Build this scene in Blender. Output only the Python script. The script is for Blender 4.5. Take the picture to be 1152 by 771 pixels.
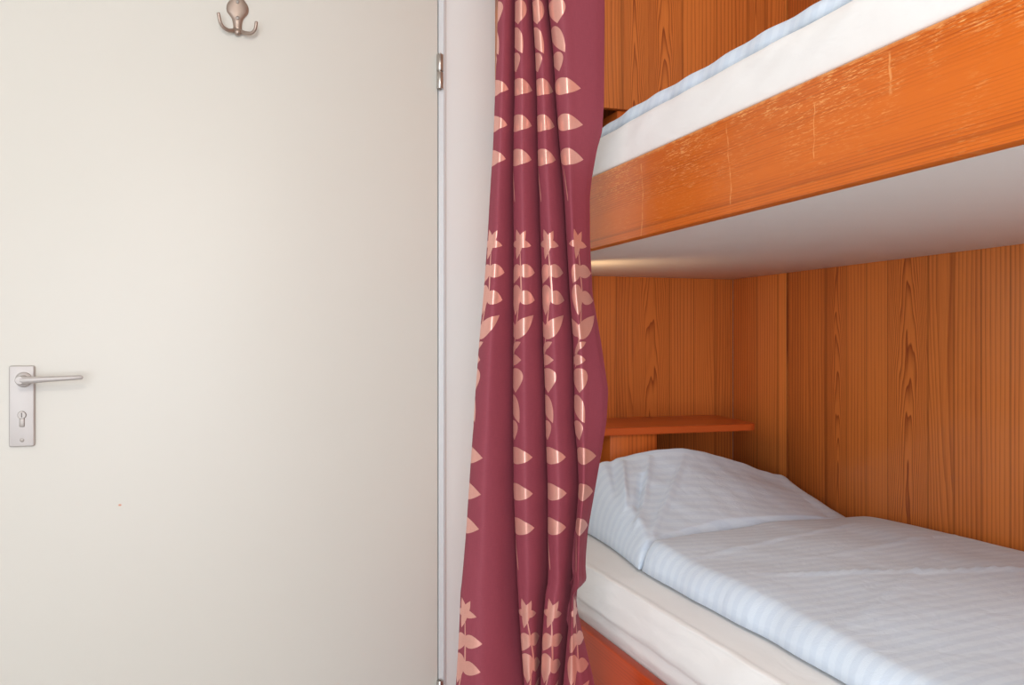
import bpy, bmesh, math, random
import numpy as np
from mathutils import Vector, Matrix, noise

for o in list(bpy.data.objects):
    bpy.data.objects.remove(o)
SC = bpy.context.scene
COL = SC.collection

# ------------------------------------------------------------------ camera, world, lights, exposure
YAW = math.radians(18.3)
H = 1.13                                   # eye height
cam_d = bpy.data.cameras.new('camera')
cam_d.sensor_width = 36.0
cam_d.lens = 36.0 * 985 / 1152
cam_d.clip_start = 0.02
cam = bpy.data.objects.new('camera', cam_d)
COL.objects.link(cam)
cam.location = (0, 0, H)
cam.rotation_euler = (math.radians(90), 0, -YAW)
SC.camera = cam

world = bpy.data.worlds.new('world')
SC.world = world
world.use_nodes = True
world.node_tree.nodes['Background'].inputs[0].default_value = (0.75, 0.85, 1.0, 1)
world.node_tree.nodes['Background'].inputs[1].default_value = 1.0

SC.view_settings.view_transform = 'Standard'
SC.view_settings.look = 'None'
SC.view_settings.gamma = 1.0
SC.view_settings.use_curve_mapping = False
SC.view_settings.exposure = 0.0


def area(name, loc, target, sx, sy, power, col):
    l = bpy.data.lights.new(name, 'AREA')
    l.shape = 'RECTANGLE'
    l.size, l.size_y = sx, sy
    l.energy = power
    l.color = col
    o = bpy.data.objects.new(name, l)
    COL.objects.link(o)
    o.location = loc
    d = Vector(target) - Vector(loc)
    o.rotation_euler = d.to_track_quat('-Z', 'Y').to_euler()
    return o


# daylight entering by the window behind the camera, and an added ceiling lamp for soft light from above
area('window_daylight', (-0.85, -1.58, 1.15), (0.35, 2.0, 0.9), 1.7, 1.75, 62, (0.84, 0.92, 1.0))
area('added_ceiling_light', (-0.20, -0.9, 2.36), (0.25, 1.2, 0.7), 0.30, 0.30, 27, (1.0, 0.93, 0.84))


# ------------------------------------------------------------------ node helpers
class N:
    def __init__(self, name, rough=0.5, spec=0.5):
        self.m = bpy.data.materials.new(name)
        self.m.use_nodes = True
        self.t = self.m.node_tree
        self.b = self.t.nodes['Principled BSDF']
        self.b.inputs['Roughness'].default_value = rough
        self.b.inputs['Specular IOR Level'].default_value = spec

    def new(self, kind, **kw):
        n = self.t.nodes.new(kind)
        for k, v in kw.items():
            setattr(n, k, v)
        return n

    def put(self, sock, v):
        if isinstance(v, bpy.types.NodeSocket):
            self.t.links.new(v, sock)
        elif v is not None:
            if sock.type == 'RGBA' and len(v) == 3:
                v = (*v, 1)
            sock.default_value = v

    def math(self, op, a, b=None, c=None, clamp=False):
        n = self.new('ShaderNodeMath', operation=op, use_clamp=clamp)
        self.put(n.inputs[0], a)
        if b is not None:
            self.put(n.inputs[1], b)
        if c is not None:
            self.put(n.inputs[2], c)
        return n.outputs[0]

    def coord(self, which='Object'):
        return self.new('ShaderNodeTexCoord').outputs[which]

    def mapping(self, vec, loc=(0, 0, 0), rot=(0, 0, 0), scale=(1, 1, 1), vt='POINT'):
        n = self.new('ShaderNodeMapping', vector_type=vt)
        self.put(n.inputs[0], vec)
        n.inputs['Location'].default_value = loc
        n.inputs['Rotation'].default_value = rot
        n.inputs['Scale'].default_value = scale
        return n.outputs[0]

    def noise(self, vec, scale, detail=2, rough=0.5, dist=0):
        n = self.new('ShaderNodeTexNoise')
        self.put(n.inputs['Vector'], vec)
        n.inputs['Scale'].default_value = scale
        n.inputs['Detail'].default_value = detail
        n.inputs['Roughness'].default_value = rough
        n.inputs['Distortion'].default_value = dist
        return n.outputs[0]

    def ramp(self, fac, stops):
        n = self.new('ShaderNodeValToRGB')
        self.put(n.inputs[0], fac)
        e = n.color_ramp.elements
        while len(e) < len(stops):
            e.new(0.5)
        for el, (p, c) in zip(e, stops):
            el.position = p
            el.color = (*c, 1) if len(c) == 3 else c
        return n.outputs[0]

    def maprange(self, v, a, b, c=0.0, d=1.0, smooth=False):
        n = self.new('ShaderNodeMapRange')
        if smooth:
            n.interpolation_type = 'SMOOTHSTEP'
        self.put(n.inputs[0], v)
        for i, x in enumerate((a, b, c, d)):
            n.inputs[i + 1].default_value = x
        return n.outputs[0]

    def mix(self, fac, a, b, mode='MIX'):
        n = self.new('ShaderNodeMix', data_type='RGBA', blend_type=mode)
        self.put(n.inputs[0], fac)
        self.put(n.inputs[6], a)
        self.put(n.inputs[7], b)
        return n.outputs[2]

    def bump(self, h, strength, dist=0.001):
        n = self.new('ShaderNodeBump')
        n.inputs['Strength'].default_value = strength
        n.inputs['Distance'].default_value = dist
        self.put(n.inputs['Height'], h)
        self.put(self.b.inputs['Normal'], n.outputs[0])

    def base(self, v):
        self.put(self.b.inputs['Base Color'], v)


def srgb(r, g, b):
    f = lambda c: c / 12.92 if c <= 0.04045 else ((c + 0.055) / 1.055) ** 2.4
    return (f(r / 255), f(g / 255), f(b / 255))


def plain(name, col, rough=0.6, spec=0.4, var=0.03, metal=0.0, bump=0.0, bscale=300):
    n = N(name, rough, spec)
    n.b.inputs['Metallic'].default_value = metal
    co = n.coord()
    f = n.noise(co, 6, 3)
    n.base(n.mix(f, tuple(c * (1 - var) for c in col), tuple(min(1, c * (1 + var)) for c in col)))
    if bump:
        n.bump(n.noise(co, bscale, 2), bump, 0.0005)
    return n.m


def wood(name, grain, across, light, dark, plank=0.085, rough=0.32, ring=1.0, tone=0.5, seed=0.0, scratch=False, coat=0.15, lines=95.0, origin=(0, 0, 0), spec=0.3, planks=None):
    """veneer planks: `grain` and `across` name the axes of the face"""
    n = N(name, rough, spec)
    n.b.inputs['Coat Weight'].default_value = coat
    n.b.inputs['Coat Roughness'].default_value = 0.18
    co = n.mapping(n.coord(), loc=origin)
    sep = n.new('ShaderNodeSeparateXYZ')
    n.put(sep.inputs[0], co)
    g = sep.outputs[grain]
    a = sep.outputs[across]
    # irregular plank widths
    wob = n.math('MULTIPLY', n.math('SINE', n.math('MULTIPLY', a, 23.0)), 0.022)
    ap = n.math('ADD', n.math('ADD', a, wob), seed)
    pid = n.math('FLOOR', n.math('DIVIDE', ap, plank))
    pf = n.math('FRACT', n.math('DIVIDE', ap, plank))
    wn = n.new('ShaderNodeTexWhiteNoise', noise_dimensions='1D')
    n.put(wn.inputs['W'], pid)
    rnd = wn.outputs['Value']
    isf = n.math('GREATER_THAN', n.math('FRACT', n.math('MULTIPLY', rnd, 7.77)), 0.5)
    if planks:
        # explicit boards: (lower edge, upper edge, tone 0..1, flame figure or not)
        rp = n.new('ShaderNodeValToRGB')
        rp.color_ramp.interpolation = 'CONSTANT'
        n.put(rp.inputs[0], n.math('DIVIDE', a, 2.4))
        el = rp.color_ramp.elements
        while len(el) < len(planks):
            el.new(0.5)
        for e_, (lo, hi, tn, fl) in zip(el, planks):
            e_.position = lo / 2.4
            e_.color = (tn, lo / 2.4, hi / 2.4, float(fl))
        sc_ = n.new('ShaderNodeSeparateColor')
        n.put(sc_.inputs[0], rp.outputs[0])
        rnd = sc_.outputs[0]
        isf = rp.outputs[1]
        lo_, hi_ = n.math('MULTIPLY', sc_.outputs[1], 2.4), n.math('MULTIPLY', sc_.outputs[2], 2.4)
        pf = n.math('DIVIDE', n.math('SUBTRACT', a, lo_), n.math('SUBTRACT', hi_, lo_))
    cmb = n.new('ShaderNodeCombineXYZ')
    n.put(cmb.inputs[0], n.math('ADD', a, n.math('MULTIPLY', rnd, 7.3)))
    n.put(cmb.inputs[1], n.math('ADD', g, n.math('MULTIPLY', rnd, 31.0)))
    n.put(cmb.inputs[2], n.math('MULTIPLY', rnd, 11.0))
    v = cmb.outputs[0]
    # contour lines of a stretched field give the flame figure
    fld = n.noise(n.mapping(v, scale=(10, 0.9, 1)), 1.0, 1.5, 0.35)
    flame = n.maprange(n.math('FRACT', n.math('MULTIPLY', rnd, 7.77)), 0.55, 0.75, 1.6, 13.0 * ring)
    fine = n.noise(n.mapping(v, scale=(60, 2.0, 1)), 1.0, 2, 0.5)
    ph = n.math('ADD', n.math('MULTIPLY', fld, flame), n.math('MULTIPLY', fine, 0.8 if lines < 120 else 0.45))
    ph = n.math('ADD', ph, n.math('MULTIPLY', a, lines))
    saw = n.math('FRACT', ph)
    if ring >= 1.0:
        # flame planks: nested arches up the middle of the plank
        off = n.math('SUBTRACT', pf, 0.5)
        arch = n.math('MULTIPLY', n.math('MULTIPLY', off, off), 40.0)
        wav = n.noise(n.mapping(v, scale=(22, 3.2, 1)), 1.0, 2, 0.5)
        arch = n.math('ADD', n.math('ADD', arch, n.math('MULTIPLY', g, 9.0)), n.math('MULTIPLY', wav, 6.5))
        saw = n.math('ADD', n.math('MULTIPLY', saw, n.math('SUBTRACT', 1.0, isf)), n.math('MULTIPLY', n.math('FRACT', arch), isf))
    late = n.math('MULTIPLY', n.math('POWER', saw, 2.6), n.maprange(saw, 0.93, 1.0, 1.0, 0.0))
    if ring >= 1.0:
        late = n.math('MULTIPLY', late, n.math('MULTIPLY_ADD', isf, 0.55, 0.85))
    fib = n.noise(n.mapping(v, scale=(520, 9, 1)), 1.0, 3, 0.6)
    broad = n.noise(n.mapping(v, scale=(18, 0.8, 1)), 1.0, 2)
    if ring < 1.0:
        band = n.noise(n.mapping(v, scale=(34, 0.5, 1)), 1.0, 2, 0.6)
        late = n.math('MULTIPLY', late, n.maprange(band, 0.42, 0.62, 0.05, 0.8))
    amt = n.math('ADD', n.math('MULTIPLY', late, 0.78), n.math('MULTIPLY', n.math('SUBTRACT', fib, 0.5), 0.8))
    amt = n.math('ADD', amt, n.math('MULTIPLY', n.math('SUBTRACT', broad, 0.5), 0.55))
    amt = n.math('ADD', amt, n.math('MULTIPLY', n.math('SUBTRACT', rnd, 0.5), tone), clamp=True)
    c = n.mix(amt, light, dark)
    seam = n.maprange(n.math('ABSOLUTE', n.math('SUBTRACT', pf, 0.5)), 0.488, 0.5, 0.0, 0.35)
    c = n.mix(seam, c, tuple(x * 0.35 for x in dark))
    rsock = n.math('ADD', n.math('MULTIPLY', fib, 0.12), rough - 0.06)
    if scratch:
        # pale wear near the upper arris, short nicks, three long scrapes
        up = n.maprange(g if grain == 2 else sep.outputs[2], 1.355, 1.445, 0.0, 1.0)
        s1 = n.noise(n.mapping(co, rot=(0.15, 0, 0), scale=(1, 55, 520)), 1.0, 3, 0.7)
        s2 = n.noise(n.mapping(co, rot=(1.2, 0, 0), scale=(1, 60, 700)), 1.0, 2, 0.7)
        patch = n.noise(co, 9, 3, 0.6)
        m1 = n.math('MULTIPLY', n.maprange(s1, 0.56, 0.66), n.maprange(patch, 0.38, 0.58))
        m2 = n.math('MULTIPLY', n.maprange(s2, 0.60, 0.68), n.maprange(patch, 0.44, 0.56))
        m = n.math('MULTIPLY', n.math('MAXIMUM', m1, m2), n.math('MULTIPLY_ADD', up, 0.85, 0.22), clamp=True)
        edge = n.maprange(n.math('ADD', sep.outputs[2], n.math('MULTIPLY', n.noise(co, 60, 3), 0.012)), 1.4405, 1.4445, 0, 0.55)
        m = n.math('MAXIMUM', m, edge)
        for (y0, z0, k1, k2, zt, zb, w) in SCRAPES:
            dz = n.math('SUBTRACT', sep.outputs[2], z0)
            cur = n.math('ADD', n.math('MULTIPLY', dz, k1), n.math('MULTIPLY', n.math('MULTIPLY', dz, dz), k2))
            cur = n.math('ADD', cur, n.math('MULTIPLY', n.math('SUBTRACT', n.noise(co, 40, 2), 0.5), 0.012))
            d = n.math('ABSOLUTE', n.math('SUBTRACT', n.math('SUBTRACT', sep.outputs[1], y0), cur))
            ln = n.math('MULTIPLY', n.maprange(d, w * 0.25, w, 0.55, 0.0), n.maprange(n.noise(co, 90, 3), 0.35, 0.6))
            ln = n.math('MULTIPLY', ln, n.math('MULTIPLY', n.math('LESS_THAN', sep.outputs[2], zt), n.math('GREATER_THAN', sep.outputs[2], zb)))
            m = n.math('MAXIMUM', m, ln)
        c = n.mix(n.math('MULTIPLY', m, 0.75), c, srgb(246, 190, 120))
        rsock = n.math('ADD', rsock, n.math('MULTIPLY', m, 0.25))
    n.base(c)
    n.put(n.b.inputs['Roughness'], rsock)
    n.bump(n.math('ADD', fib, n.math('MULTIPLY', late, -0.6)), 0.05, 0.0006)
    return n.m


SCRAPES = [(1.30, 1.375, 0.02, 1.5, 1.425, 1.30, 0.0022), (1.04, 1.375, 0.10, 0.8, 1.43, 1.31, 0.0022),
           (0.735, 1.405, 0.05, 2.0, 1.432, 1.385, 0.0020), (0.86, 1.38, 0.0, 0.0, 1.41, 1.345, 0.0012)]


def linen(name, c1, c2, period=0.026, axis=1):
    n = N(name, 0.75, 0.25)
    n.b.inputs['Sheen Weight'].default_value = 0.15
    co = n.coord()
    sep = n.new('ShaderNodeSeparateXYZ')
    n.put(sep.inputs[0], co)
    wob = n.math('MULTIPLY', n.math('SUBTRACT', n.noise(co, 7, 2), 0.5), 0.016)
    s = n.math('ADD', sep.outputs[axis], wob)
    w = n.math('SINE', n.math('MULTIPLY', s, 2 * math.pi / period))
    f = n.maprange(w, -0.35, 0.35, 0, 1, True)
    n.base(n.mix(f, c1, c2))
    n.put(n.b.inputs['Roughness'], n.maprange(f, 0, 1, 0.66, 0.82))
    weave = n.noise(co, 900, 2)
    big = n.noise(n.mapping(co, scale=(1, 1, 1)), 26, 3, 0.55, 0.6)
    n.bump(n.math('ADD', n.math('MULTIPLY', weave, 0.15), big), 0.35, 0.006)
    return n.m


def sheet_mat():
    n = N('white_sheet', 0.8, 0.2)
    n.b.inputs['Sheen Weight'].default_value = 0.1
    co = n.coord()
    n.base(n.mix(n.noise(co, 5, 2), srgb(238, 235, 232), srgb(243, 241, 239)))
    n.bump(n.noise(n.mapping(co, scale=(1, 0.5, 1.4)), 18, 3, 0.5, 0.8), 0.3, 0.006)
    return n.m


def leaf_group():
    g = bpy.data.node_groups.new('leaf_shape', 'ShaderNodeTree')
    g.interface.new_socket('Vector', in_out='INPUT', socket_type='NodeSocketVector')
    g.interface.new_socket('Mask', in_out='OUTPUT', socket_type='NodeSocketFloat')
    i = g.nodes.new('NodeGroupInput')
    o = g.nodes.new('NodeGroupOutput')

    def M(op, a, b=None):
        n = g.nodes.new('ShaderNodeMath')
        n.operation = op
        for k, x in enumerate((a, b)):
            if x is None:
                continue
            if isinstance(x, bpy.types.NodeSocket):
                g.links.new(x, n.inputs[k])
            else:
                n.inputs[k].default_value = x
        return n.outputs[0]
    s = g.nodes.new('ShaderNodeSeparateXYZ')
    g.links.new(i.outputs[0], s.inputs[0])
    x, y = s.outputs[0], s.outputs[1]
    base = M('SQRT', M('MAXIMUM', M('ADD', 1.0, x), 0.0))
    w = M('MULTIPLY', M('MULTIPLY', M('SUBTRACT', 1.0, x), base), 0.92)
    r = M('LESS_THAN', M('ABSOLUTE', y), w)
    r = M('MULTIPLY', r, M('GREATER_THAN', x, -1.0))
    g.links.new(r, o.inputs[0])
    return g


# motif: (u metres across, y picture-row equivalent of 1.523 mm, half length, half width, heading of the tip in degrees; 0 = right, 90 = up)
PX = 1.523e-3
MOTIF = []
for yy in (99.5, 140, 178.5):
    MOTIF.append((0.0195, yy, 0.0275, 0.0145, -4))
    MOTIF.append((-0.036, yy, 0.024, 0.0122, 184))
MOTIF += [(0.004, 207, 0.032, 0.0016, 97),
          (0.010, 15, 0.021, 0.0185, -88), (-0.030, 17, 0.020, 0.0150, -95),
          (0.009, 47, 0.026, 0.0130, -64), (-0.030, 48, 0.025, 0.0100, 245),
          (0.004, 71, 0.017, 0.0135, -80), (-0.028, 71, 0.016, 0.011, 260)]
SX, SY = 0.018, 275
for ang, ln in ((108, 0.020), (62, 0.019), (-8, 0.019), (180, 0.017), (255, 0.021)):
    a = math.radians(ang)
    MOTIF.append((SX + math.cos(a) * ln * 0.55, SY - math.sin(a) * ln * 0.55 / PX, ln * 0.75, 0.0068, ang))
MOTIF += [(0.021, 305, 0.050, 0.0016, 93), (0.013, 358, 0.050, 0.0016, 80), (0.004, 398, 0.03, 0.0015, 85),
          (0.009, 309, 0.0175, 0.0115, 245), (0.036, 306, 0.0175, 0.0115, -5),
          (0.009, 338, 0.026, 0.0130, 268), (0.036, 336, 0.0175, 0.0120, -10),
          (0.026, 367, 0.030, 0.0135, 38), (-0.012, 366, 0.026, 0.0120, 142),
          (0.012, 388, 0.011, 0.0060, 25), (0.003, 394, 0.010, 0.0050, 240),
          (0.010, 405, 0.015, 0.0095, 0), (-0.016, 406, 0.014, 0.009, 180)]


def curtain_mat():
    n = N('burgundy_leaf_cloth', 0.6, 0.3)
    uv = n.coord('UV')
    g = leaf_group()
    # rows repeat every 413 picture rows
    sep = n.new('ShaderNodeSeparateXYZ')
    n.put(sep.inputs[0], uv)
    per = 413 * PX
    vm = n.math('FLOORED_MODULO', sep.outputs[1], per)
    cmb = n.new('ShaderNodeCombineXYZ')
    n.put(cmb.inputs[0], sep.outputs[0])
    n.put(cmb.inputs[1], vm)
    q = cmb.outputs[0]
    tot = None
    for (u, y, hl, hw, ang) in MOTIF:
        # v runs upward: v = -(row) * PX, modulo the repeat
        v = (-y * PX) % per
        mp = n.mapping(q, loc=(u, v, 0), rot=(0, 0, math.radians(ang)), scale=(hl, hw, 1), vt='TEXTURE')
        gn = n.new('ShaderNodeGroup')
        gn.node_tree = g
        n.put(gn.inputs[0], mp)
        tot = gn.outputs[0] if tot is None else n.math('MAXIMUM', tot, gn.outputs[0])
    co = n.coord()
    thr = n.noise(n.mapping(uv, scale=(900, 60, 1)), 1.0, 2)
    thr2 = n.noise(n.mapping(uv, scale=(80, 1100, 1)), 1.0, 2)
    t = n.math('ADD', n.math('MULTIPLY', thr, 0.5), n.math('MULTIPLY', thr2, 0.5))
    ground = n.mix(t, srgb(122, 50, 63), srgb(150, 67, 80))
    leaf = n.mix(t, srgb(204, 140, 128), srgb(230, 172, 156))
    n.base(n.mix(tot, ground, leaf))
    n.put(n.b.inputs['Roughness'], n.maprange(tot, 0, 1, 0.68, 0.32))
    n.put(n.b.inputs['Specular IOR Level'], n.maprange(tot, 0, 1, 0.3, 0.9))
    n.put(n.b.inputs['Metallic'], n.math('MULTIPLY', tot, 0.45))
    n.b.inputs['Sheen Weight'].default_value = 0.12
    n.b.inputs['Sheen Roughness'].default_value = 0.4
    n.put(n.b.inputs['Sheen Tint'], srgb(220, 150, 160))
    n.bump(t, 0.12, 0.0006)
    return n.m


# ------------------------------------------------------------------ mesh helpers
def link(name, bm, mat, parent=None, smooth=False, autos=None):
    me = bpy.data.meshes.new(name)
    bmesh.ops.recalc_face_normals(bm, faces=bm.faces)
    bm.to_mesh(me)
    bm.free()
    return link_me(name, me, mat, parent, smooth, autos)


def link_me(name, me, mat, parent=None, smooth=False, autos=None):
    o = bpy.data.objects.new(name, me)
    COL.objects.link(o)
    if mat:
        me.materials.append(mat)
    if smooth or autos:
        for p in me.polygons:
            p.use_smooth = True
    if autos:
        me.set_sharp_from_angle(angle=math.radians(autos))
    if parent:
        o.parent = parent
        o.matrix_parent_inverse = Matrix.Identity(4)
        if parent.type == 'EMPTY':
            # vertices are given in room metres; keep them there
            me.transform(Matrix.Translation(-parent.location))
    return o


def box(bm, x0, x1, y0, y1, z0, z1, bev=0.0, seg=2):
    r = bmesh.ops.create_cube(bm, size=1)
    for v in r['verts']:
        v.co = Vector(((x0 + x1) / 2 + v.co.x * (x1 - x0), (y0 + y1) / 2 + v.co.y * (y1 - y0), (z0 + z1) / 2 + v.co.z * (z1 - z0)))
    if bev:
        es = set()
        for v in r['verts']:
            es.update(v.link_edges)
        bmesh.ops.bevel(bm, geom=list(es), offset=bev, segments=seg, affect='EDGES', profile=0.5)
    return bm


def mkbox(*a, **k):
    return box(bmesh.new(), *a, **k)


def tube(bm, pts, radii, seg=12, squash=None):
    """rounded tube through points; radii per point; squash = (axis vector, factor)"""
    pts = [Vector(p) for p in pts]
    rings = []
    up = Vector((0, 0, 1))
    t0 = (pts[1] - pts[0]).normalized()
    nrm = t0.orthogonal().normalized()
    for i, p in enumerate(pts):
        t = (pts[min(i + 1, len(pts) - 1)] - pts[max(i - 1, 0)]).normalized()
        nrm = (nrm - t * nrm.dot(t)).normalized()
        b = t.cross(nrm)
        ring = []
        for k in range(seg):
            a = 2 * math.pi * k / seg
            d = nrm * math.cos(a) + b * math.sin(a)
            d = d * radii[i]
            if squash:
                ax = Vector(squash[0]).normalized()
                d = d - ax * d.dot(ax) * (1 - squash[1])
            ring.append(bm.verts.new(p + d))
        rings.append(ring)
    for r0, r1 in zip(rings, rings[1:]):
        for k in range(seg):
            bm.faces.new((r0[k], r0[(k + 1) % seg], r1[(k + 1) % seg], r1[k]))
    bm.faces.new(rings[0][::-1])
    bm.faces.new(rings[-1])
    return bm


def arcpts(fn, n):
    return [fn(i / (n - 1)) for i in range(n)]


def catmull(pts, t):
    n = len(pts) - 1
    x = min(max(t, 0), 0.999999) * n
    i = int(x)
    f = x - i
    p = [Vector(pts[max(0, min(n, i + k))]) for k in (-1, 0, 1, 2)]
    return 0.5 * ((2 * p[1]) + (p[2] - p[0]) * f + (2 * p[0] - 5 * p[1] + 4 * p[2] - p[3]) * f * f + (3 * p[1] - p[0] - 3 * p[2] + p[3]) * f ** 3)


def lathe(bm, prof, origin, axis, seg=32):
    """prof = [(radius, distance along axis)]"""
    ax = Vector(axis).normalized()
    e1 = ax.orthogonal().normalized()
    e2 = ax.cross(e1)
    rings = []
    for r, d in prof:
        c = Vector(origin) + ax * d
        if r < 1e-6:
            rings.append([bm.verts.new(c)])
        else:
            rings.append([bm.verts.new(c + (e1 * math.cos(2 * math.pi * k / seg) + e2 * math.sin(2 * math.pi * k / seg)) * r) for k in range(seg)])
    for r0, r1 in zip(rings, rings[1:]):
        for k in range(seg):
            k2 = (k + 1) % seg
            if len(r0) == 1 and len(r1) == 1:
                continue
            if len(r0) == 1:
                bm.faces.new((r0[0], r1[k2], r1[k]))
            elif len(r1) == 1:
                bm.faces.new((r0[k], r0[k2], r1[0]))
            else:
                bm.faces.new((r0[k], r0[k2], r1[k2], r1[k]))
    return bm


def prism(bm, outline, y0, y1, bev=0.0, seg=3):
    """outline in (x, z), extruded from y0 (back) to y1 (front, smaller y)"""
    f = [bm.verts.new((x, y1, z)) for x, z in outline]
    b = [bm.verts.new((x, y0, z)) for x, z in outline]
    n = len(f)
    ff = bm.faces.new(f)
    bm.faces.new(b[::-1])
    for i in range(n):
        bm.faces.new((f[i], b[i], b[(i + 1) % n], f[(i + 1) % n]))
    if bev:
        bmesh.ops.bevel(bm, geom=list(ff.edges), offset=bev, segments=seg, affect='EDGES', profile=0.5)
    return bm


def thing(name, label, cat, loc=(0, 0, 0), group=None):
    o = bpy.data.objects.new(name, None)
    COL.objects.link(o)
    o.location = loc
    o.empty_display_size = 0.05
    return tag(o, label, cat, group)


def tag(o, label, cat, group=None):
    o['label'] = label
    o['category'] = cat
    if group:
        o['group'] = group
    return o


def struct(name, bm, mat, **k):
    o = link(name, bm, mat, **k)
    o['kind'] = 'structure'
    return o


def N3(x, y, z=0.0):
    return noise.noise(Vector((x, y, z)))


# ------------------------------------------------------------------ materials
WALL = plain('wall_paint', srgb(236, 234, 231), 0.8, 0.2, 0.01, bump=0.15, bscale=260)
CEIL = plain('ceiling_paint', srgb(235, 228, 218), 0.85, 0.2, 0.01)
FLOOR = plain('floor_covering', srgb(176, 172, 168), 0.7, 0.3, 0.06)
STEEL_FRAME = plain('frame_paint', srgb(226, 227, 228), 0.4, 0.45, 0.01)
NICKEL = plain('satin_nickel', srgb(176, 158, 146), 0.42, 0.5, 0.04, metal=0.8)
ALU = plain('satin_aluminium', srgb(198, 192, 188), 0.55, 0.4, 0.02, metal=0.45)
BRUSHED = plain('brushed_nickel', srgb(178, 170, 164), 0.5, 0.4, 0.03, metal=0.6)
STEEL = plain('hinge_steel', srgb(190, 186, 180), 0.3, 0.5, 0.03, metal=0.9)
DARK = plain('dark_slot', srgb(60, 52, 48), 0.6, 0.3, 0.03)
WOOD_L, WOOD_D = srgb(214, 122, 56), srgb(136, 58, 24)
PANEL_X = wood('veneer_end_wall', 2, 0, WOOD_L, WOOD_D, planks=[(0.0, 0.93, 0.5, 0), (0.93, 1.00, 0.35, 0), (1.00, 1.05, 0.62, 0), (1.05, 1.16, 0.30, 1), (1.16, 1.235, 0.42, 0), (1.235, 1.30, 0.22, 0), (1.30, 2.4, 0.6, 0)])
PANEL_U = wood('veneer_cupboard', 2, 0, WOOD_L, WOOD_D, origin=(1.0, 2.0, H + 0.2), planks=[(0.0, 0.905, 0.5, 0), (0.905, 0.975, 0.48, 1), (0.975, 1.065, 0.52, 1), (1.065, 1.16, 0.40, 0), (1.16, 1.25, 0.55, 0), (1.25, 1.30, 0.44, 1), (1.30, 2.4, 0.6, 0)])
PANEL_Y = wood('veneer_side_wall', 2, 1, WOOD_L, WOOD_D, planks=[(0.0, 0.9, 0.5, 0), (0.9, 1.03, 0.36, 1), (1.03, 1.13, 0.6, 0), (1.13, 1.225, 0.45, 0), (1.225, 1.29, 0.30, 0), (1.29, 1.355, 0.55, 0), (1.355, 1.42, 0.62, 0),
                                                                        (1.42, 1.535, 0.34, 1), (1.535, 1.60, 0.18, 0), (1.60, 1.665, 0.40, 0), (1.665, 1.735, 0.56, 1), (1.735, 1.80, 0.66, 0), (1.80, 1.889, 0.78, 0), (1.889, 1.925, 0.15, 0), (1.925, 2.02, 0.40, 0), (2.02, 2.4, 0.55, 0)])
RAIL = wood('veneer_side_rail', 1, 2, srgb(209, 103, 22), srgb(140, 48, 5), plank=0.30, ring=0.25, tone=0.1, seed=0.20, scratch=True, coat=0.12, spec=0.25, lines=260.0, origin=(1.0, 1.0, H + 0.175))
SHELFW = wood('veneer_shelf', 0, 1, srgb(196, 86, 34), srgb(150, 54, 16), plank=0.4, coat=0.4)
BLOCKW = wood('veneer_block', 2, 0, srgb(206, 104, 40), srgb(140, 52, 14), plank=0.07, seed=0.4)
LOWRAIL = wood('veneer_low_rail', 1, 2, srgb(190, 66, 12), srgb(150, 44, 6), plank=0.30, ring=0.25, tone=0.1, coat=0.08, lines=160.0, spec=0.15)
WHITEB = plain('white_board', srgb(226, 218, 212), 0.42, 0.35, 0.02)
SHEET = sheet_mat()
LINEN = linen('blue_satin_stripe', srgb(211, 223, 237), srgb(218, 229, 241))
CURT = curtain_mat()
SHADE = plain('lamp_enamel', srgb(235, 228, 214), 0.4, 0.4, 0.02)


def door_mat():
    n = N('cream_door_paint', 0.45, 0.4)
    co = n.coord()
    f = n.noise(co, 2.5, 2)
    c = n.mix(f, srgb(223, 219, 209), srgb(226, 222, 213))
    # small rust-coloured fleck in the paint
    sep = n.new('ShaderNodeSeparateXYZ')
    n.put(sep.inputs[0], co)
    dx = n.math('SUBTRACT', sep.outputs[0], -0.2185)
    dz = n.math('SUBTRACT', sep.outputs[2], 0.765)
    d = n.math('SQRT', n.math('ADD', n.math('MULTIPLY', n.math('MULTIPLY', dx, dx), 0.4), n.math('MULTIPLY', dz, dz)))
    c = n.mix(n.maprange(d, 0.0012, 0.003, 0.8, 0.0), c, srgb(214, 128, 78))
    n.base(c)
    n.bump(n.noise(co, 420, 2), 0.06, 0.0004)
    return n.m


DOORM = door_mat()

# ------------------------------------------------------------------ the room
YE = 2.15           # door wall
XS = 1.36           # wall along the bunks
XL, YB, ZC = -1.90, -1.65, 2.40
struct('floor', mkbox(XL - .1, XS + .1, YB - .1, YE + .1, -0.1, 0.0), FLOOR)
struct('ceiling', mkbox(XL - .1, XS + .1, YB - .1, YE + .1, ZC, ZC + 0.1), CEIL)
struct('wall_left', mkbox(XL - .1, XL, YB - .1, YE + .1, 0, ZC), WALL)
struct('wall_right', mkbox(XS + 0.012, XS + .112, YB - .1, YE + .1, 0, ZC), WALL)
bm = bmesh.new()                                   # wall with the door opening
DX0, DX1, DZ = -0.478, 0.5125, 2.03
box(bm, XL, DX0 - 0.03, YE, YE + .1, 0, ZC)
box(bm, DX1 + 0.021, XS + 0.012, YE, YE + .1, 0, ZC)
box(bm, DX0 - 0.03, DX1 + 0.021, YE, YE + .1, DZ + 0.025, ZC)
struct('wall_front', bm, WALL)
bm = bmesh.new()                                   # wall behind the camera with its window opening
WX0, WX1, WZ0, WZ1 = -1.75, 0.05, 0.25, 2.08
box(bm, XL, WX0, YB - .1, YB, 0, ZC)
box(bm, WX1, XS + 0.012, YB - .1, YB, 0, ZC)
box(bm, WX0, WX1, YB - .1, YB, 0, WZ0)
box(bm, WX0, WX1, YB - .1, YB, WZ1, ZC)
struct('wall_back', bm, WALL)
bm = bmesh.new()
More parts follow.
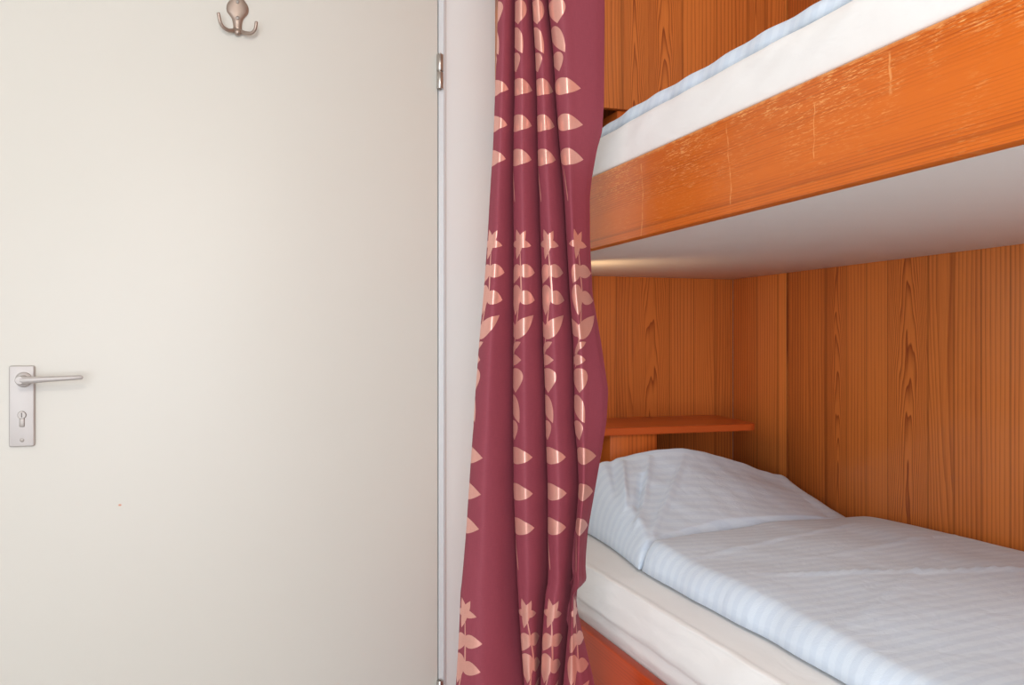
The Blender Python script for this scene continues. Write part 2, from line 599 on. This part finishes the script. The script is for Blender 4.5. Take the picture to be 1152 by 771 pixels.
for (a, b, c, d) in ((WX0, WX0 + .05, WZ0, WZ1), (WX1 - .05, WX1, WZ0, WZ1), (WX0 + .05, WX1 - .05, WZ0, WZ0 + .05), (WX0 + .05, WX1 - .05, WZ1 - .05, WZ1), (-0.875, -0.825, WZ0 + .05, WZ1 - .05)):
    box(bm, a, b, YB - .075, YB - .02, c, d, bev=0.004)
struct('window_1', bm, STEEL_FRAME)

# veneer panelling round the bunks
struct('trim_1', mkbox(0.668, XS, YE - 0.012, YE - 0.0005, 0.30, ZC - 0.002, bev=0.001), PANEL_X, autos=40)
struct('trim_2', mkbox(XS, XS + 0.012, 1.892, YE - 0.0125, 0.30, ZC - 0.002, bev=0.0012), PANEL_Y, autos=40)
struct('trim_3', mkbox(XS, XS + 0.012, -0.05, 1.886, 0.30, ZC - 0.002, bev=0.0022), PANEL_Y, autos=40)

# door frame: a slim folded steel profile
bm = bmesh.new()
for (a, b, zt) in ((DX1 + 0.0022, DX1 + 0.020, DZ + 0.022), (DX0 - 0.028, DX0 - 0.004, DZ + 0.022)):
    box(bm, a, b, YE - 0.010, YE + 0.06, 0, zt, bev=0.003)
box(bm, DX0 - 0.004, DX1 + 0.004, YE - 0.010, YE + 0.06, DZ + 0.004, DZ + 0.022, bev=0.003)
box(bm, DX1 + 0.0125, DX1 + 0.0150, YE - 0.0125, YE - 0.0095, 0, DZ + 0.02, bev=0.0008)
struct('trim_4', bm, STEEL_FRAME, autos=35)

door = struct('door_1', mkbox(DX0, DX1, YE - 0.008, YE + 0.034, 0.008, DZ, bev=0.0025), DOORM, autos=35)

# hinges: two knuckles with a gap, on the door's right edge
for zc in (0.242, 1.807):
    bm = bmesh.new()
    x = DX1 + 0.0035
    y = YE - 0.016
    for a, b in ((-0.043, -0.002), (0.002, 0.043)):
        lathe(bm, [(0, a), (0.0078, a), (0.0085, a + 0.001), (0.0085, b - 0.001), (0.0078, b), (0, b)], (x, y, zc), (0, 0, 1), 16)
    lathe(bm, [(0, -0.003), (0.005, -0.003), (0.005, 0.003), (0, 0.003)], (x, y, zc), (0, 0, 1), 12)
    lathe(bm, [(0, 0.043), (0.003, 0.043), (0.004, 0.046), (0, 0.047)], (x, y, zc), (0, 0, 1), 12)
    lathe(bm, [(0, -0.047), (0.004, -0.046), (0.003, -0.043), (0, -0.043)], (x, y, zc), (0, 0, 1), 12)
    h = link('hinge', bm, STEEL, door, autos=40)

# lever handle on its long plate
HX, HZ = -0.4085, 1.0495
PXC = -0.4130
bm = bmesh.new()
yf = YE - 0.008
pl = []
for cx, cz, a0 in ((0.0205, 0.0835, 0), (-0.0205, 0.0835, 90), (-0.0205, -0.0835, 180), (0.0205, -0.0835, 270)):
    for k in range(5):
        a = math.radians(a0 + k * 22.5)
        pl.append((PXC + cx + 0.0045 * math.cos(a), 0.992 + cz + 0.0045 * math.sin(a)))
prism(bm, pl[::-1], yf + 0.002, yf - 0.009, bev=0.003, seg=3)
hp = link('door_handle', bm, ALU, door, autos=30)
bm = bmesh.new()
lathe(bm, [(0, 0.0), (0.0165, 0.0), (0.0165, 0.004), (0.0150, 0.006), (0.0105, 0.007), (0.0095, 0.014), (0.0095, 0.042), (0.008, 0.046), (0, 0.047)], (HX, yf - 0.008, HZ), (0, -1, 0), 32)
pts = [(HX - 0.003, yf - 0.046, HZ), (HX + 0.008, yf - 0.048, HZ), (HX + 0.02, yf - 0.050, HZ + 0.0005), (HX + 0.05, yf - 0.0515, HZ + 0.002),
       (HX + 0.09, yf - 0.052, HZ + 0.0035), (HX + 0.118, yf - 0.052, HZ + 0.005), (HX + 0.122, yf - 0.052, HZ + 0.005)]
tube(bm, pts, [0.0085, 0.0085, 0.0075, 0.0062, 0.0054, 0.0048, 0.0028], 14)
link('lever', bm, ALU, hp, autos=50)
bm = bmesh.new()                                   # euro profile cylinder
cz = 0.965
lathe(bm, [(0, 0), (0.0085, 0), (0.0085, 0.004), (0.0075, 0.005), (0, 0.005)], (PXC + 0.001, yf - 0.0085, cz + 0.008), (0, -1, 0), 28)
box(bm, PXC - 0.0042, PXC + 0.0062, yf - 0.0125, yf - 0.0085, cz - 0.018, cz + 0.002, bev=0.002)
cy = link('lock_cylinder', bm, BRUSHED, hp, autos=40)
link('keyhole', mkbox(PXC + 0.0004, PXC + 0.0016, yf - 0.0142, yf - 0.0132, cz + 0.003, cz + 0.013), DARK, cy)
bm = bmesh.new()
lathe(bm, [(0, 0), (0.0042, 0), (0.0042, 0.0012), (0.003, 0.002), (0, 0.0022)], (PXC + 0.001, yf - 0.0085, 0.9185), (0, -1, 0), 20)
link('screw', bm, BRUSHED, hp, autos=40)

# coat hook with two horns
hk = thing('coat_hook', 'satin nickel double coat hook screwed high on the cream door', 'hook', (0.035, yf, 1.88))
HXC = 0.0335
half = [(1.952, 0.003), (1.949, 0.0065), (1.944, 0.0090), (1.938, 0.0108), (1.932, 0.0132), (1.926, 0.0182), (1.920, 0.0225), (1.914, 0.0246), (1.907, 0.0252), (1.900, 0.0238), (1.895, 0.0205), (1.890, 0.0165), (1.885, 0.0130), (1.880, 0.0116), (1.874, 0.0103), (1.867, 0.0098), (1.861, 0.0098), (1.857, 0.0075), (1.8535, 0.0030)]
zz_ = [z for z, w in half][::-1]
ww_ = [w for z, w in half][::-1]
bm = bmesh.new()
rows = []
for q in range(61):                                # domed plate: elliptical sections stacked along its height
    z = zz_[0] + (zz_[-1] - zz_[0]) * q / 60
    w = float(np.interp(z, zz_, ww_))
    hgt = 0.0085 * min(1.0, (w / 0.011) ** 0.6)
    rows.append([bm.verts.new((HXC - w * math.cos(math.pi * k / 18), yf - 0.0003 - hgt * math.sin(math.pi * k / 18) ** 0.75, z)) for k in range(19)])
for r0, r1 in zip(rows, rows[1:]):
    for k in range(18):
        bm.faces.new((r0[k], r0[k + 1], r1[k + 1], r1[k]))
    bm.faces.new((r0[18], r0[0], r1[0], r1[18]))
bm.faces.new(rows[0][::-1])
bm.faces.new(rows[-1])
link('back_plate', bm, NICKEL, hk, autos=50)
for tip in ([(0.004, -.005, 1.857), (0.012, -.010, 1.852), (0.021, -.018, 1.8485), (0.031, -.025, 1.848), (0.0385, -.031, 1.856), (0.0405, -.034, 1.868), (0.0415, -.035, 1.873)],
            [(-0.004, -.005, 1.858), (-0.011, -.010, 1.854), (-0.021, -.016, 1.8515), (-0.032, -.022, 1.856), (-0.0385, -.027, 1.866), (-0.0420, -.030, 1.881), (-0.0430, -.031, 1.885)]):
    pp = [(HXC + a, yf + b, c) for a, b, c in tip]
    pp = arcpts(lambda t: catmull(pp, t), 26)
    rad = [0.0055 - 0.0018 * min(1, i / 14) for i in range(26)]
    rad[-1] = 0.0018
    rad[-2] = 0.0030
    link('horn', tube(bmesh.new(), pp, rad, 14), NICKEL, hk, smooth=True)
bm = bmesh.new()
lathe(bm, [(0.0, 0.004), (0.0060, 0.004), (0.0085, 0.009), (0.0070, 0.013), (0, 0.0160)], (HXC, yf, 1.852), (0, -1, 0), 20)
link('boss', bm, NICKEL, hk, autos=50)
for z in (1.9225, 1.885):
    bm = bmesh.new()
    lathe(bm, [(0, 0.0078), (0.0042, 0.0078), (0.0040, 0.0100), (0.0025, 0.0112), (0, 0.0114)], (HXC, yf, z), (0, -1, 0), 20)
    link('screw', bm, BRUSHED, hk, autos=50)

# ------------------------------------------------------------------ the bunks
Y0 = 0.02                                       # foot end, out of the picture
XF = 0.656
ub = thing('bunk_bed', 'upper built-in bunk with scratched orange wooden side rail and white underside', 'bunk bed', (1.0, 1.0, H + 0.175))
link('side_rail', mkbox(XF, XF + 0.020, Y0, YE - 0.013, H + 0.1754, H + 0.3095, bev=0.0018), RAIL, ub, autos=40)['label'] = 'scratched orange veneer side rail'
link('base_panel', mkbox(XF + 0.0205, XS - 0.001, Y0, YE - 0.0135, H + 0.1765, H + 0.196, bev=0.001), WHITEB, ub, autos=40)['label'] = 'white panel on the underside'
lb = thing('bunk_bed', 'lower built-in bunk with glossy red-orange side rail under the white mattress', 'bunk bed', (1.0, 1.0, 0.0))
link('side_rail', mkbox(XF, XF + 0.021, Y0, YE - 0.013, 0.0, H - 0.547, bev=0.004, seg=3), LOWRAIL, lb, autos=40)
link('base_panel', mkbox(XF + 0.0215, XS - 0.001, Y0, YE - 0.0135, H - 0.625, H - 0.605, bev=0.001), WHITEB, lb, autos=40)


def mattress(name, prof, y0, y1, label, seedv, amp):
    """profile (x, z) swept along y with slack cloth waviness; rounded ends"""
    fine = []
    m = len(prof)
    P = [(x, 0, z) for x, z in prof]
    for i in range(90):
        v = catmull(P, i / 89)
        fine.append((v.x, v.z))
    back = [(XS - 0.004, prof[-1][1] - 0.006), (XS - 0.002, prof[-1][1] - 0.03), (XS - 0.002, prof[0][1])]
    fine += back
    ny = 170
    bm = bmesh.new()
    rows = []
    for j in range(ny + 1):
        t = j / ny
        y = y0 + (y1 - y0) * t
        e = min(t, 1 - t) * (y1 - y0)
        inset = 0.03 * (1 - min(1, e / 0.04)) ** 2
        row = []
        for k, (x, z) in enumerate(fine):
            w = min(1, k / 6) * (1 if k < 89 else 0)
            rail = H - 0.545 if z < H else H + 0.311
            w *= max(0.0, min(1.0, (z - rail - 0.008) / 0.03))
            dx = amp * N3(y * 5 + seedv, z * 18, 1.0) * w
            dx += amp * 0.7 * N3(y * 16 + z * 25 + seedv, z * 30, 4.0) * w
            dz = 0.25 * amp * N3(y * 7 + seedv, x * 9, 7.0) * w
            zz = z + dz
            if z > rail + 0.004 and k < 91:
                zz = max(zz - inset, rail + 0.003)
            row.append(bm.verts.new((max(XF + 0.003, x + dx) if z > H - 0.54 else x, y, zz)))
        rows.append(row)
    for r0, r1 in zip(rows, rows[1:]):
        for k in range(len(fine) - 1):
            bm.faces.new((r0[k], r0[k + 1], r1[k + 1], r1[k]))
        bm.faces.new((r0[-1], r0[0], r1[0], r1[-1]))
    bm.faces.new(rows[0])
    bm.faces.new(rows[-1][::-1])
    o = link(name, bm, SHEET, smooth=True)
    o.data.set_sharp_from_angle(angle=math.radians(70))
    return tag(o, label, 'mattress')


low_prof = [(0.6795, -0.603), (0.6800, -0.560), (0.6800, -0.547), (0.6765, -0.537), (0.673, -0.528), (0.671, -0.517), (0.669, -0.507), (0.663, -0.500), (0.660, -0.488), (0.6595, -0.468), (0.661, -0.448), (0.664, -0.436), (0.6655, -0.4305), (0.671, -0.4285), (0.678, -0.4285), (0.700, -0.4255), (0.76, -0.422), (0.90, -0.420), (1.1, -0.420), (XS - 0.02, -0.422)]
up_prof = [(0.6785, 0.1985), (0.6785, 0.290), (0.6785, 0.308), (0.6770, 0.3125), (0.668, 0.3130), (0.6635, 0.3165), (0.6635, 0.335), (0.665, 0.355), (0.667, 0.372), (0.672, 0.383), (0.680, 0.388), (0.70, 0.390), (0.80, 0.391), (1.0, 0.391), (XS - 0.02, 0.389)]
mattress('mattress', [(x, z + H) for x, z in low_prof], Y0 + 0.02, 1.868, 'lower bunk mattress in white fitted sheet above the red-orange rail', 3.0, 0.004)
mattress('mattress', [(x, z + H) for x, z in up_prof], Y0 + 0.02, 1.895, 'upper bunk mattress in white fitted sheet above the scratched rail', 11.0, 0.003)


def puff(name, fn, na, nb, mat, label, cat, group=None):
    """closed cushion: fn(a, b) -> (x, y, z_top, z_bottom), a and b in 0..1"""
    sp = lambda i, n: 0.5 - 0.5 * math.cos(math.pi * i / n)
    bm = bmesh.new()
    top, bot = {}, {}
    for i in range(na + 1):
        for j in range(nb + 1):
            a = 0.45 * sp(i, na) + 0.55 * i / na
            b = 0.45 * sp(j, nb) + 0.55 * j / nb
            x, y, zt, zb = fn(a, b)
            top[i, j] = bm.verts.new((x, y, zt))
            if i in (0, na) or j in (0, nb):
                bot[i, j] = top[i, j]
            else:
                bot[i, j] = bm.verts.new((x, y, zb))
    for i in range(na):
        for j in range(nb):
            bm.faces.new((top[i, j], top[i + 1, j], top[i + 1, j + 1], top[i, j + 1]))
            q = [bot[i, j], bot[i, j + 1], bot[i + 1, j + 1], bot[i + 1, j]]
            if len(set(q)) == 4 and set(q) != {top[i, j], top[i + 1, j], top[i + 1, j + 1], top[i, j + 1]}:
                bm.faces.new(q)
    o = link(name, bm, mat, smooth=True)
    return tag(o, label, cat, group)


def ridge(x, y, p, q, width, height):
    px, py = q[0] - p[0], q[1] - p[1]
    L2 = px * px + py * py
    t = max(0, min(1, ((x - p[0]) * px + (y - p[1]) * py) / L2))
    d = math.hypot(x - p[0] - t * px, y - p[1] - t * py)
    return height * math.exp(-(d / width) ** 2) * (math.sin(math.pi * min(max(t, 0.0), 1.0)) ** 0.5 if 0 < t < 1 else 0)


def round_up(d, r):
    d = max(0.0, min(1.0, d / r))
    return math.sqrt(max(0.0, 1 - (1 - d) ** 2))


ZM = H - 0.4185            # lower mattress top


def duvet_low(a, b):
    # a: room edge -> wall, b: head -> foot
    yh = 1.448 + 0.155 * a + 0.045 * math.sin(math.pi * min(1, a)) ** 0.8 - 0.006
    y = yh - b * (yh - 0.06)
    xf = 0.724 + 0.007 * N3(y * 3.0, 2.0) + 0.004 * N3(y * 9.0, 5.0)
    x = xf + a * (XS - 0.006 - xf)
    d = (x - xf)
    T = 0.046 + 0.012 * N3(x * 2.2, y * 2.0, 3.0) + 0.006 * N3(x * 6, y * 5, 9.0)
    T += 0.006 * math.sin(min(1, a) * math.pi)
    T *= 1 - 0.35 * a * math.exp(-(yh - y) / 0.10)
    T *= round_up(d, 0.035) * round_up((XS - 0.006 - x), 0.02) * round_up(yh - y, 0.018) * round_up(y - 0.06, 0.04)
    wr = 0.0022 * N3(x * 14 + 0.4 * N3(x * 5, y * 5), y * 9, 1.5)
    wr += ridge(x, y, (0.80, 1.20), (1.34, 1.02), 0.005, 0.006)
    wr += ridge(x, y, (0.76, 1.32), (1.30, 1.50), 0.006, 0.005)
    wr += ridge(x, y, (0.95, 1.25), (1.34, 1.33), 0.005, 0.0045)
    wr += ridge(x, y, (0.78, 0.95), (1.2, 1.22), 0.007, 0.003)
    k = round_up(d, 0.02) * round_up(yh - y, 0.03)
    return x, y, ZM + 0.002 + T + wr * k, ZM + 0.001


puff('duvet', duvet_low, 120, 170, LINEN, 'pale blue striped duvet spread flat on the lower bunk', 'duvet')


def duvet_up(a, b):
    yh = 1.875
    y = yh - b * (yh - 0.06)
    xf = 0.692 + 0.004 * N3(y * 4.0, 8.0) + 0.002 * math.sin(y * 60)
    x = xf + a * (XS - 0.006 - xf)
    T = 0.026 + 0.008 * max(0, min(1, (1.62 - y) / 0.18)) + 0.003 * N3(y * 6, 2.0, 3.0) + 0.003 * N3(x * 5, y * 4, 9.0)
    T -= 0.014 * max(0, min(1, (1.05 - y) / 0.4))
    T *= round_up(x - xf, 0.024) * round_up(XS - 0.006 - x, 0.02) * round_up(yh - y, 0.03) * round_up(y - 0.06, 0.04)
    return x, y, H + 0.3955 + T, H + 0.395


puff('duvet', duvet_up, 60, 170, LINEN, 'pale blue striped duvet edge showing on the upper bunk mattress', 'duvet')


def pillow(a, b):
    # corners in plan: a room edge -> wall, b headboard -> foot
    def lerp(p, q, t):
        return (p[0] + (q[0] - p[0]) * t, p[1] + (q[1] - p[1]) * t)
    e0 = lerp((0.755, 1.862), (0.722, 1.445), b)
    e0 = (e0[0] + 0.012 * math.sin(math.pi * b) , e0[1])
    e1 = lerp((1.350, 1.862), (1.348, 1.600), b)
    x, y = lerp(e0, e1, a)
    y += 0.045 * math.sin(math.pi * min(1, a)) ** 0.8 * b          # foot edge bows towards the headboard
    fb = round_up(b, 0.16) * (1 - 0.71 * max(0, b - 0.14) ** 0.85 / 0.86 ** 0.85) * round_up(1 - b, 0.05)
    ga = round_up(a, 0.10) * (1 - 0.36 * max(0, (a - 0.4) / 0.6) ** 1.4) * round_up(1 - a, 0.10)
    ga *= 0.76 + 0.24 * math.sin(math.pi * min(1, 0.04 + a * 1.10))
    T = 0.170 * fb * ga
    k = min(1, T / 0.03)
    wr = 0.004 * N3(x * 10, y * 12, 2.0) + 0.0025 * N3(x * 24, y * 16, 6.0)
    wr += ridge(x, y, (0.775, 1.50), (1.02, 1.80), 0.006, 0.009)
    wr += ridge(x, y, (0.765, 1.54), (0.93, 1.80), 0.007, 0.010)
    wr -= ridge(x, y, (0.775, 1.56), (0.88, 1.74), 0.008, 0.013)
    wr += ridge(x, y, (0.78, 1.62), (0.86, 1.80), 0.006, 0.010)
    wr -= ridge(x, y, (0.79, 1.68), (0.84, 1.82), 0.008, 0.009)
    wr -= ridge(x, y, (0.78, 1.49), (1.10, 1.545), 0.010, 0.007)
    wr += ridge(x, y, (0.75, 1.47), (0.80, 1.62), 0.012, 0.006)
    return x, y, ZM + 0.003 + T + wr * k, ZM + 0.002


puff('pillow', pillow, 150, 130, LINEN, 'plump pale blue striped pillow at the head of the lower bunk', 'pillow')

# ------------------------------------------------------------------ headboard shelf and headboard cupboard
sh = thing('shelf', 'low wooden headboard shelf behind the pillow with a rounded free end', 'shelf', (0.95, 2.0, H - 0.4))
ol = []
sx0, sx1, sy0, sy1 = 0.680, 1.265, 1.872, YE - 0.0125
ol = [(sx0, sy0), (sx1 - 0.03, sy0 - 0.004)]
for k in range(1, 7):
    a = math.radians(-90 + k * 15)
    ol.append((sx1 - 0.03 + 0.03 * math.cos(a), sy0 + 0.026 + 0.03 * math.sin(a)))
ol += [(sx1 + 0.03, sy1), (sx0, sy1)]
bm = bmesh.new()
t_ = [bm.verts.new((x, y, H - 0.201)) for x, y in ol]
b_ = [bm.verts.new((x, y, H - 0.218)) for x, y in ol]
bm.faces.new(t_)
bm.faces.new(b_[::-1])
for i in range(len(ol)):
    j = (i + 1) % len(ol)
    bm.faces.new((t_[i], b_[i], b_[j], t_[j]))
bmesh.ops.bevel(bm, geom=[e for e in bm.edges if abs(e.verts[0].co.z - e.verts[1].co.z) < 1e-5], offset=0.0015, segments=2, affect='EDGES')
link('board', bm, SHELFW, sh, autos=35)
link('side_panel', mkbox(0.661, 0.6785, 1.8865, YE - 0.0130, H - 0.546, H - 0.2185, bev=0.001), BLOCKW, sh, autos=35)
link('support_block', mkbox(0.868, 0.990, 1.886, YE - 0.0130, H - 0.604, H - 0.2185, bev=0.0015), BLOCKW, sh, autos=35)

cb = thing('headboard_panel', 'tall veneered headboard panel above the upper mattress with a dark gap beneath', 'panel', (1.0, 2.0, H + 0.2))
link('front_panel', mkbox(0.680, XS - 0.002, 1.900, 1.918, H + 0.5565, ZC - 0.003, bev=0.0015), PANEL_U, cb, autos=35)
link('side_panel', mkbox(0.661, 0.6795, 1.900, YE - 0.0130, H + 0.3105, ZC - 0.003, bev=0.001), PANEL_U, cb, autos=35)
link('support_block', mkbox(0.898, 1.020, 1.912, YE - 0.0130, H + 0.1965, H + 0.556, bev=0.0015), BLOCKW, cb, autos=35)

# lamp added unseen behind the curtain to make the underside's warm glow
rl = thing('added_glow_lamp', 'small white lamp added unseen under the upper bunk behind the curtain for a warm glow', 'lamp', (0.700, 1.74, H + 0.175))
bm = bmesh.new()
lathe(bm, [(0, 0.001), (0.024, 0.001), (0.024, -0.008), (0.020, -0.012), (0.006, -0.013), (0.006, -0.115), (0, -0.116)], (0.700, 1.74, H + 0.175), (0, 0, 1), 24)
link('base', bm, SHADE, rl, autos=40)
bm = bmesh.new()
lathe(bm, [(0.0, -0.002), (0.016, 0.0), (0.022, 0.012), (0.026, 0.045), (0.0245, 0.045), (0.020, 0.013), (0.014, 0.002), (0.0, 0.001)], (0.688, 1.76, H + 0.055), (0.75, 0.25, 0.35), 24)
link('lamp_shade', bm, SHADE, rl, autos=40)
pl_ = bpy.data.lights.new('added_glow_light', 'SPOT')  # spot added for the warm glow on the bunk's underside
pl_.energy = 1.2
pl_.color = (1.0, 0.68, 0.34)
pl_.spot_size = math.radians(150)
pl_.spot_blend = 0.8
pl_.shadow_soft_size = 0.03
po = bpy.data.objects.new('added_glow_light', pl_)
COL.objects.link(po)
po.location = (0.688 + 0.04, 1.76 + 0.013, H + 0.055 + 0.018)
po.rotation_euler = Vector((0.75, 0.25, 0.35)).to_track_quat('-Z', 'Y').to_euler()

# unseen ceiling lamp added behind the camera as a light source
cl = thing('added_ceiling_lamp', 'flat round white ceiling lamp added unseen behind the camera as a light source', 'lamp', (-0.20, -0.9, ZC))
bm = bmesh.new()
lathe(bm, [(0, -0.0005), (0.2, -0.0005), (0.2, -0.012), (0.185, -0.016), (0, -0.016)], (-0.20, -0.9, ZC), (0, 0, 1), 40)
link('base', bm, SHADE, cl, autos=40)

# ------------------------------------------------------------------ curtain, gathered beside the bunks
# height above floor; then the left limit, the three inner fold edges and the right hem (metres across)
FOLDS = [
    (2.379, -0.0168, 0.0107, 0.0365, 0.0640, 0.1614), (1.854, -0.0213, 0.0069, 0.0289, 0.0518, 0.1614),
    (1.717, -0.0233, 0.0056, 0.0350, 0.0624, 0.1604), (1.626, -0.0259, 0.0046, 0.0402, 0.0713, 0.1599),
    (1.550, -0.0289, 0.0046, 0.0429, 0.0755, 0.1593), (1.496, -0.0308, 0.0030, 0.0439, 0.0799, 0.1561),
    (1.466, -0.0320, 0.0027, 0.0442, 0.0822, 0.1473), (1.412, -0.0356, 0.0023, 0.0457, 0.0873, 0.1375),
    (1.382, -0.0375, 0.0023, 0.0469, 0.0898, 0.1345), (1.306, -0.0417, 0.0030, 0.0495, 0.0941, 0.1348),
    (1.215, -0.0483, 0.0027, 0.0524, 0.0994, 0.1390), (1.131, -0.0559, 0.0027, 0.0539, 0.1055, 0.1538),
    (1.047, -0.0624, 0.0023, 0.0571, 0.1071, 0.1664), (0.994, -0.0655, 0.0023, 0.0579, 0.1071, 0.1636),
    (0.940, -0.0694, 0.0026, 0.0594, 0.1127, 0.1549), (0.879, -0.0737, 0.0029, 0.0617, 0.1147, 0.1439),
    (0.803, -0.0787, 0.0061, 0.0617, 0.1089, 0.1310), (0.742, -0.0838, 0.0084, 0.0624, 0.1066, 0.1256),
    (0.718, -0.0860, 0.0091, 0.0617, 0.1051, 0.1279), (0.700, -0.0883, 0.0107, 0.0579, 0.1020, 0.1096),
    (0.666, -0.0892, 0.0122, 0.0548, 0.0990, 0.1127), (0.628, -0.0908, 0.0148, 0.0525, 0.0959, 0.1212),
    (0.543, -0.0959, 0.0213, 0.0495, 0.0883, 0.1416), (0.346, -0.1051, 0.0289, 0.0472, 0.0853, 0.1645),
    (0.010, -0.1081, 0.0320, 0.0472, 0.0853, 0.1675)]
BOFF = [0.010, 0.002, 0.002, 0.008]            # sideways sway of the flower rows
MOFF = [-0.012, 0.0, 0.001, 0.008]            # where each fold's garland sits


def build_curtain():
    F = np.array(FOLDS)[::-1]
    zs = np.concatenate([np.arange(0.012, 0.45, 0.012), np.arange(0.45, 1.80, 0.005), np.arange(1.80, 2.372, 0.012)])
    cols = []
    for c in range(1, 6):
        # smooth monotone interpolation along the height
        z0, v0 = F[:, 0], F[:, c]
        lin = np.interp(zs, z0, v0)
        k = np.array([0.06, 0.24, 0.4, 0.24, 0.06])
        pad = np.pad(lin, 2, mode='edge')
        cols.append(np.convolve(pad, k, mode='valid'))
    L, s1, s2, s3, e = cols
    nz = len(zs)
    ctrl, wave, kind = [], [], []

    def add(lat, dep, w, kd):
        ctrl.append(np.stack([lat, np.broadcast_to(dep, lat.shape).astype(float)], 1))
        wave.append(w)
        kind.append(kd)
    S = [L, s1, s2, s3, e]
    low = np.clip((1.0 - zs) / 0.4, 0, 1)          # folds open deeper low down
    add(L + 0.022, 0.036, 0, 0)
    add(L + 0.010, 0.022, 0, 0)
    for w in range(4):
        a, b = S[w], S[w + 1]
        d = b - a
        amp = np.clip(d, 0.012, 0.06)
        add(a, 0.004, w, 1)
        if w < 3:
            add(a + 0.10 * d, 0.004 - 0.22 * amp, w, 2)
            add(a + 0.34 * d, 0.004 - 0.42 * amp, w, 2)
            add(a + 0.62 * d, 0.004 - 0.20 * amp, w, 2)
            add(a + 0.90 * d, 0.014 + 0.010 * low, w, 2)
            add(b + 0.006, 0.032 + 0.012 * low, w, 3)
            add(b + 0.0125, 0.029 + 0.010 * low, w, 4)       # valley: the garland switches here
            add(b + 0.0060, 0.015 + 0.004 * low, w + 1, 0)
        else:
            add(a + 0.07 * d, 0.004 - 0.011, w, 2)
            add(a + 0.22 * d, 0.004 - 0.020, w, 2)
            add(a + 0.42 * d, 0.004 - 0.013, w, 2)
            add(a + 0.62 * d, 0.004 - 0.005, w, 2)
            add(a + 0.82 * d, 0.004 + 0.004, w, 2)
            add(a + 0.95 * d, 0.004 + 0.012, w, 2)
            add(b, 0.020, w, 2)
            add(b - 0.008, 0.027, w, 2)
            add(b - 0.022, 0.028, w, 2)
    K = len(ctrl)
    C = np.stack(ctrl, 0)                            # K, nz, 2
    SUB = 9
    pts, par = [], []
    for i in range(K - 1):
        p0, p1, p2, p3 = C[max(i - 1, 0)], C[i], C[i + 1], C[min(i + 2, K - 1)]
        for s in range(SUB):
            t = s / SUB
            m1, m2 = 0.42 * (p2 - p0), 0.42 * (p3 - p1)
            h = (2 * t ** 3 - 3 * t ** 2 + 1) * p1 + (t ** 3 - 2 * t ** 2 + t) * m1 + (-2 * t ** 3 + 3 * t ** 2) * p2 + (t ** 3 - t ** 2) * m2
            pts.append(h)
            par.append(i + t)
    pts.append(C[-1])
    par.append(K - 1)
    P = np.stack(pts, 0)                             # ns, nz, 2
    ns = P.shape[0]
    # slow slack waviness
    for i in range(ns):
        for j in range(0, nz):
            P[i, j, 1] += 0.0022 * N3(par[i] * 0.35, zs[j] * 3.2, 5.0)
            P[i, j, 1] += 0.0034 * low[j] * N3(par[i] * 0.8 + zs[j] * 6, zs[j] * 9, 8.0)
            # the near fold is nipped in against the mattress and rolls over itself there
            near = max(0.0, min(1.0, (par[i] - 24.5) / 2.0))
            P[i, j, 1] += near * (-0.016 * math.exp(-((zs[j] - 0.732) / 0.020) ** 2) + 0.012 * math.exp(-((zs[j] - 0.692) / 0.014) ** 2))
    # cloth coordinate across each fold: arc length from that fold's edge
    seg = np.linalg.norm(np.diff(P, axis=0), axis=2)
    arc = np.concatenate([np.zeros((1, nz)), np.cumsum(seg, 0)], 0)
    edge_idx = [i * SUB for i in range(K) if kind[i] == 1]
    valley_idx = [i * SUB for i in range(K) if kind[i] == 4]
    fr, rr = Vector((math.sin(YAW), math.cos(YAW))), Vector((math.cos(YAW), -math.sin(YAW)))
    D = 1.5
    X = fr.x * (D + P[:, :, 1]) + rr.x * P[:, :, 0]
    Y = fr.y * (D + P[:, :, 1]) + rr.y * P[:, :, 0]
    Zz = np.broadcast_to(zs, (ns, nz))
    co = np.stack([X, Y, Zz], 2).reshape(-1, 3)
    faces = []
    uvs = []
    arcm = arc
    # the flower rows of the garland sway sideways from the leaf rows
    row = np.mod((H + 385.5 * PX - zs) / PX, 413.0)
    sway = np.clip((row - 228) / 28, 0, 1) * np.clip((405 - row) / 25, 0, 1)
    zref = int(np.argmin(abs(zs - 1.25)))
    for i in range(ns - 1):
        w = sum(1 for v in valley_idx if i >= v)
        ei = edge_idx[w]
        off = MOFF[w] + BOFF[w] * sway
        ua = arcm[i] - arcm[ei] - off
        ub_ = arcm[i + 1] - arcm[ei] - off
        for j in range(nz - 1):
            a = i * nz + j
            faces.append((a, a + nz, a + nz + 1, a + 1))
            v0 = zs[j] - (H + 385.5 * PX)
            v1 = zs[j + 1] - (H + 385.5 * PX)
            uvs += [ua[j], v0, ub_[j], v0, ub_[j + 1], v1, ua[j + 1], v1]
    me = bpy.data.meshes.new('curtain')
    me.from_pydata(co.tolist(), [], faces)
    uvl = me.uv_layers.new(name='cloth')
    uvl.data.foreach_set('uv', np.array(uvs, dtype=np.float32))
    me.update()
    o = link_me('curtain', me, CURT, smooth=True)
    md = o.modifiers.new('thickness', 'SOLIDIFY')
    md.thickness = 0.0008
    md.offset = 0.0
    return tag(o, 'burgundy curtain with pale pink leaf garlands gathered beside the bunks', 'curtain')


build_curtain()
# rail the curtain hangs from, above the picture
fr, rr = Vector((math.sin(YAW), math.cos(YAW), 0)), Vector((math.cos(YAW), -math.sin(YAW), 0))
p0 = fr * 1.51 - rr * 0.10
p1 = fr * 1.51 + rr * 0.20
bm = tube(bmesh.new(), [(p0.x, p0.y, ZC - 0.014), (p1.x, p1.y, ZC - 0.014)], [0.013, 0.013], 12)
tag(link('curtain_rail', bm, STEEL_FRAME, autos=40), 'white curtain rail on the ceiling above the burgundy curtain', 'curtain rail')
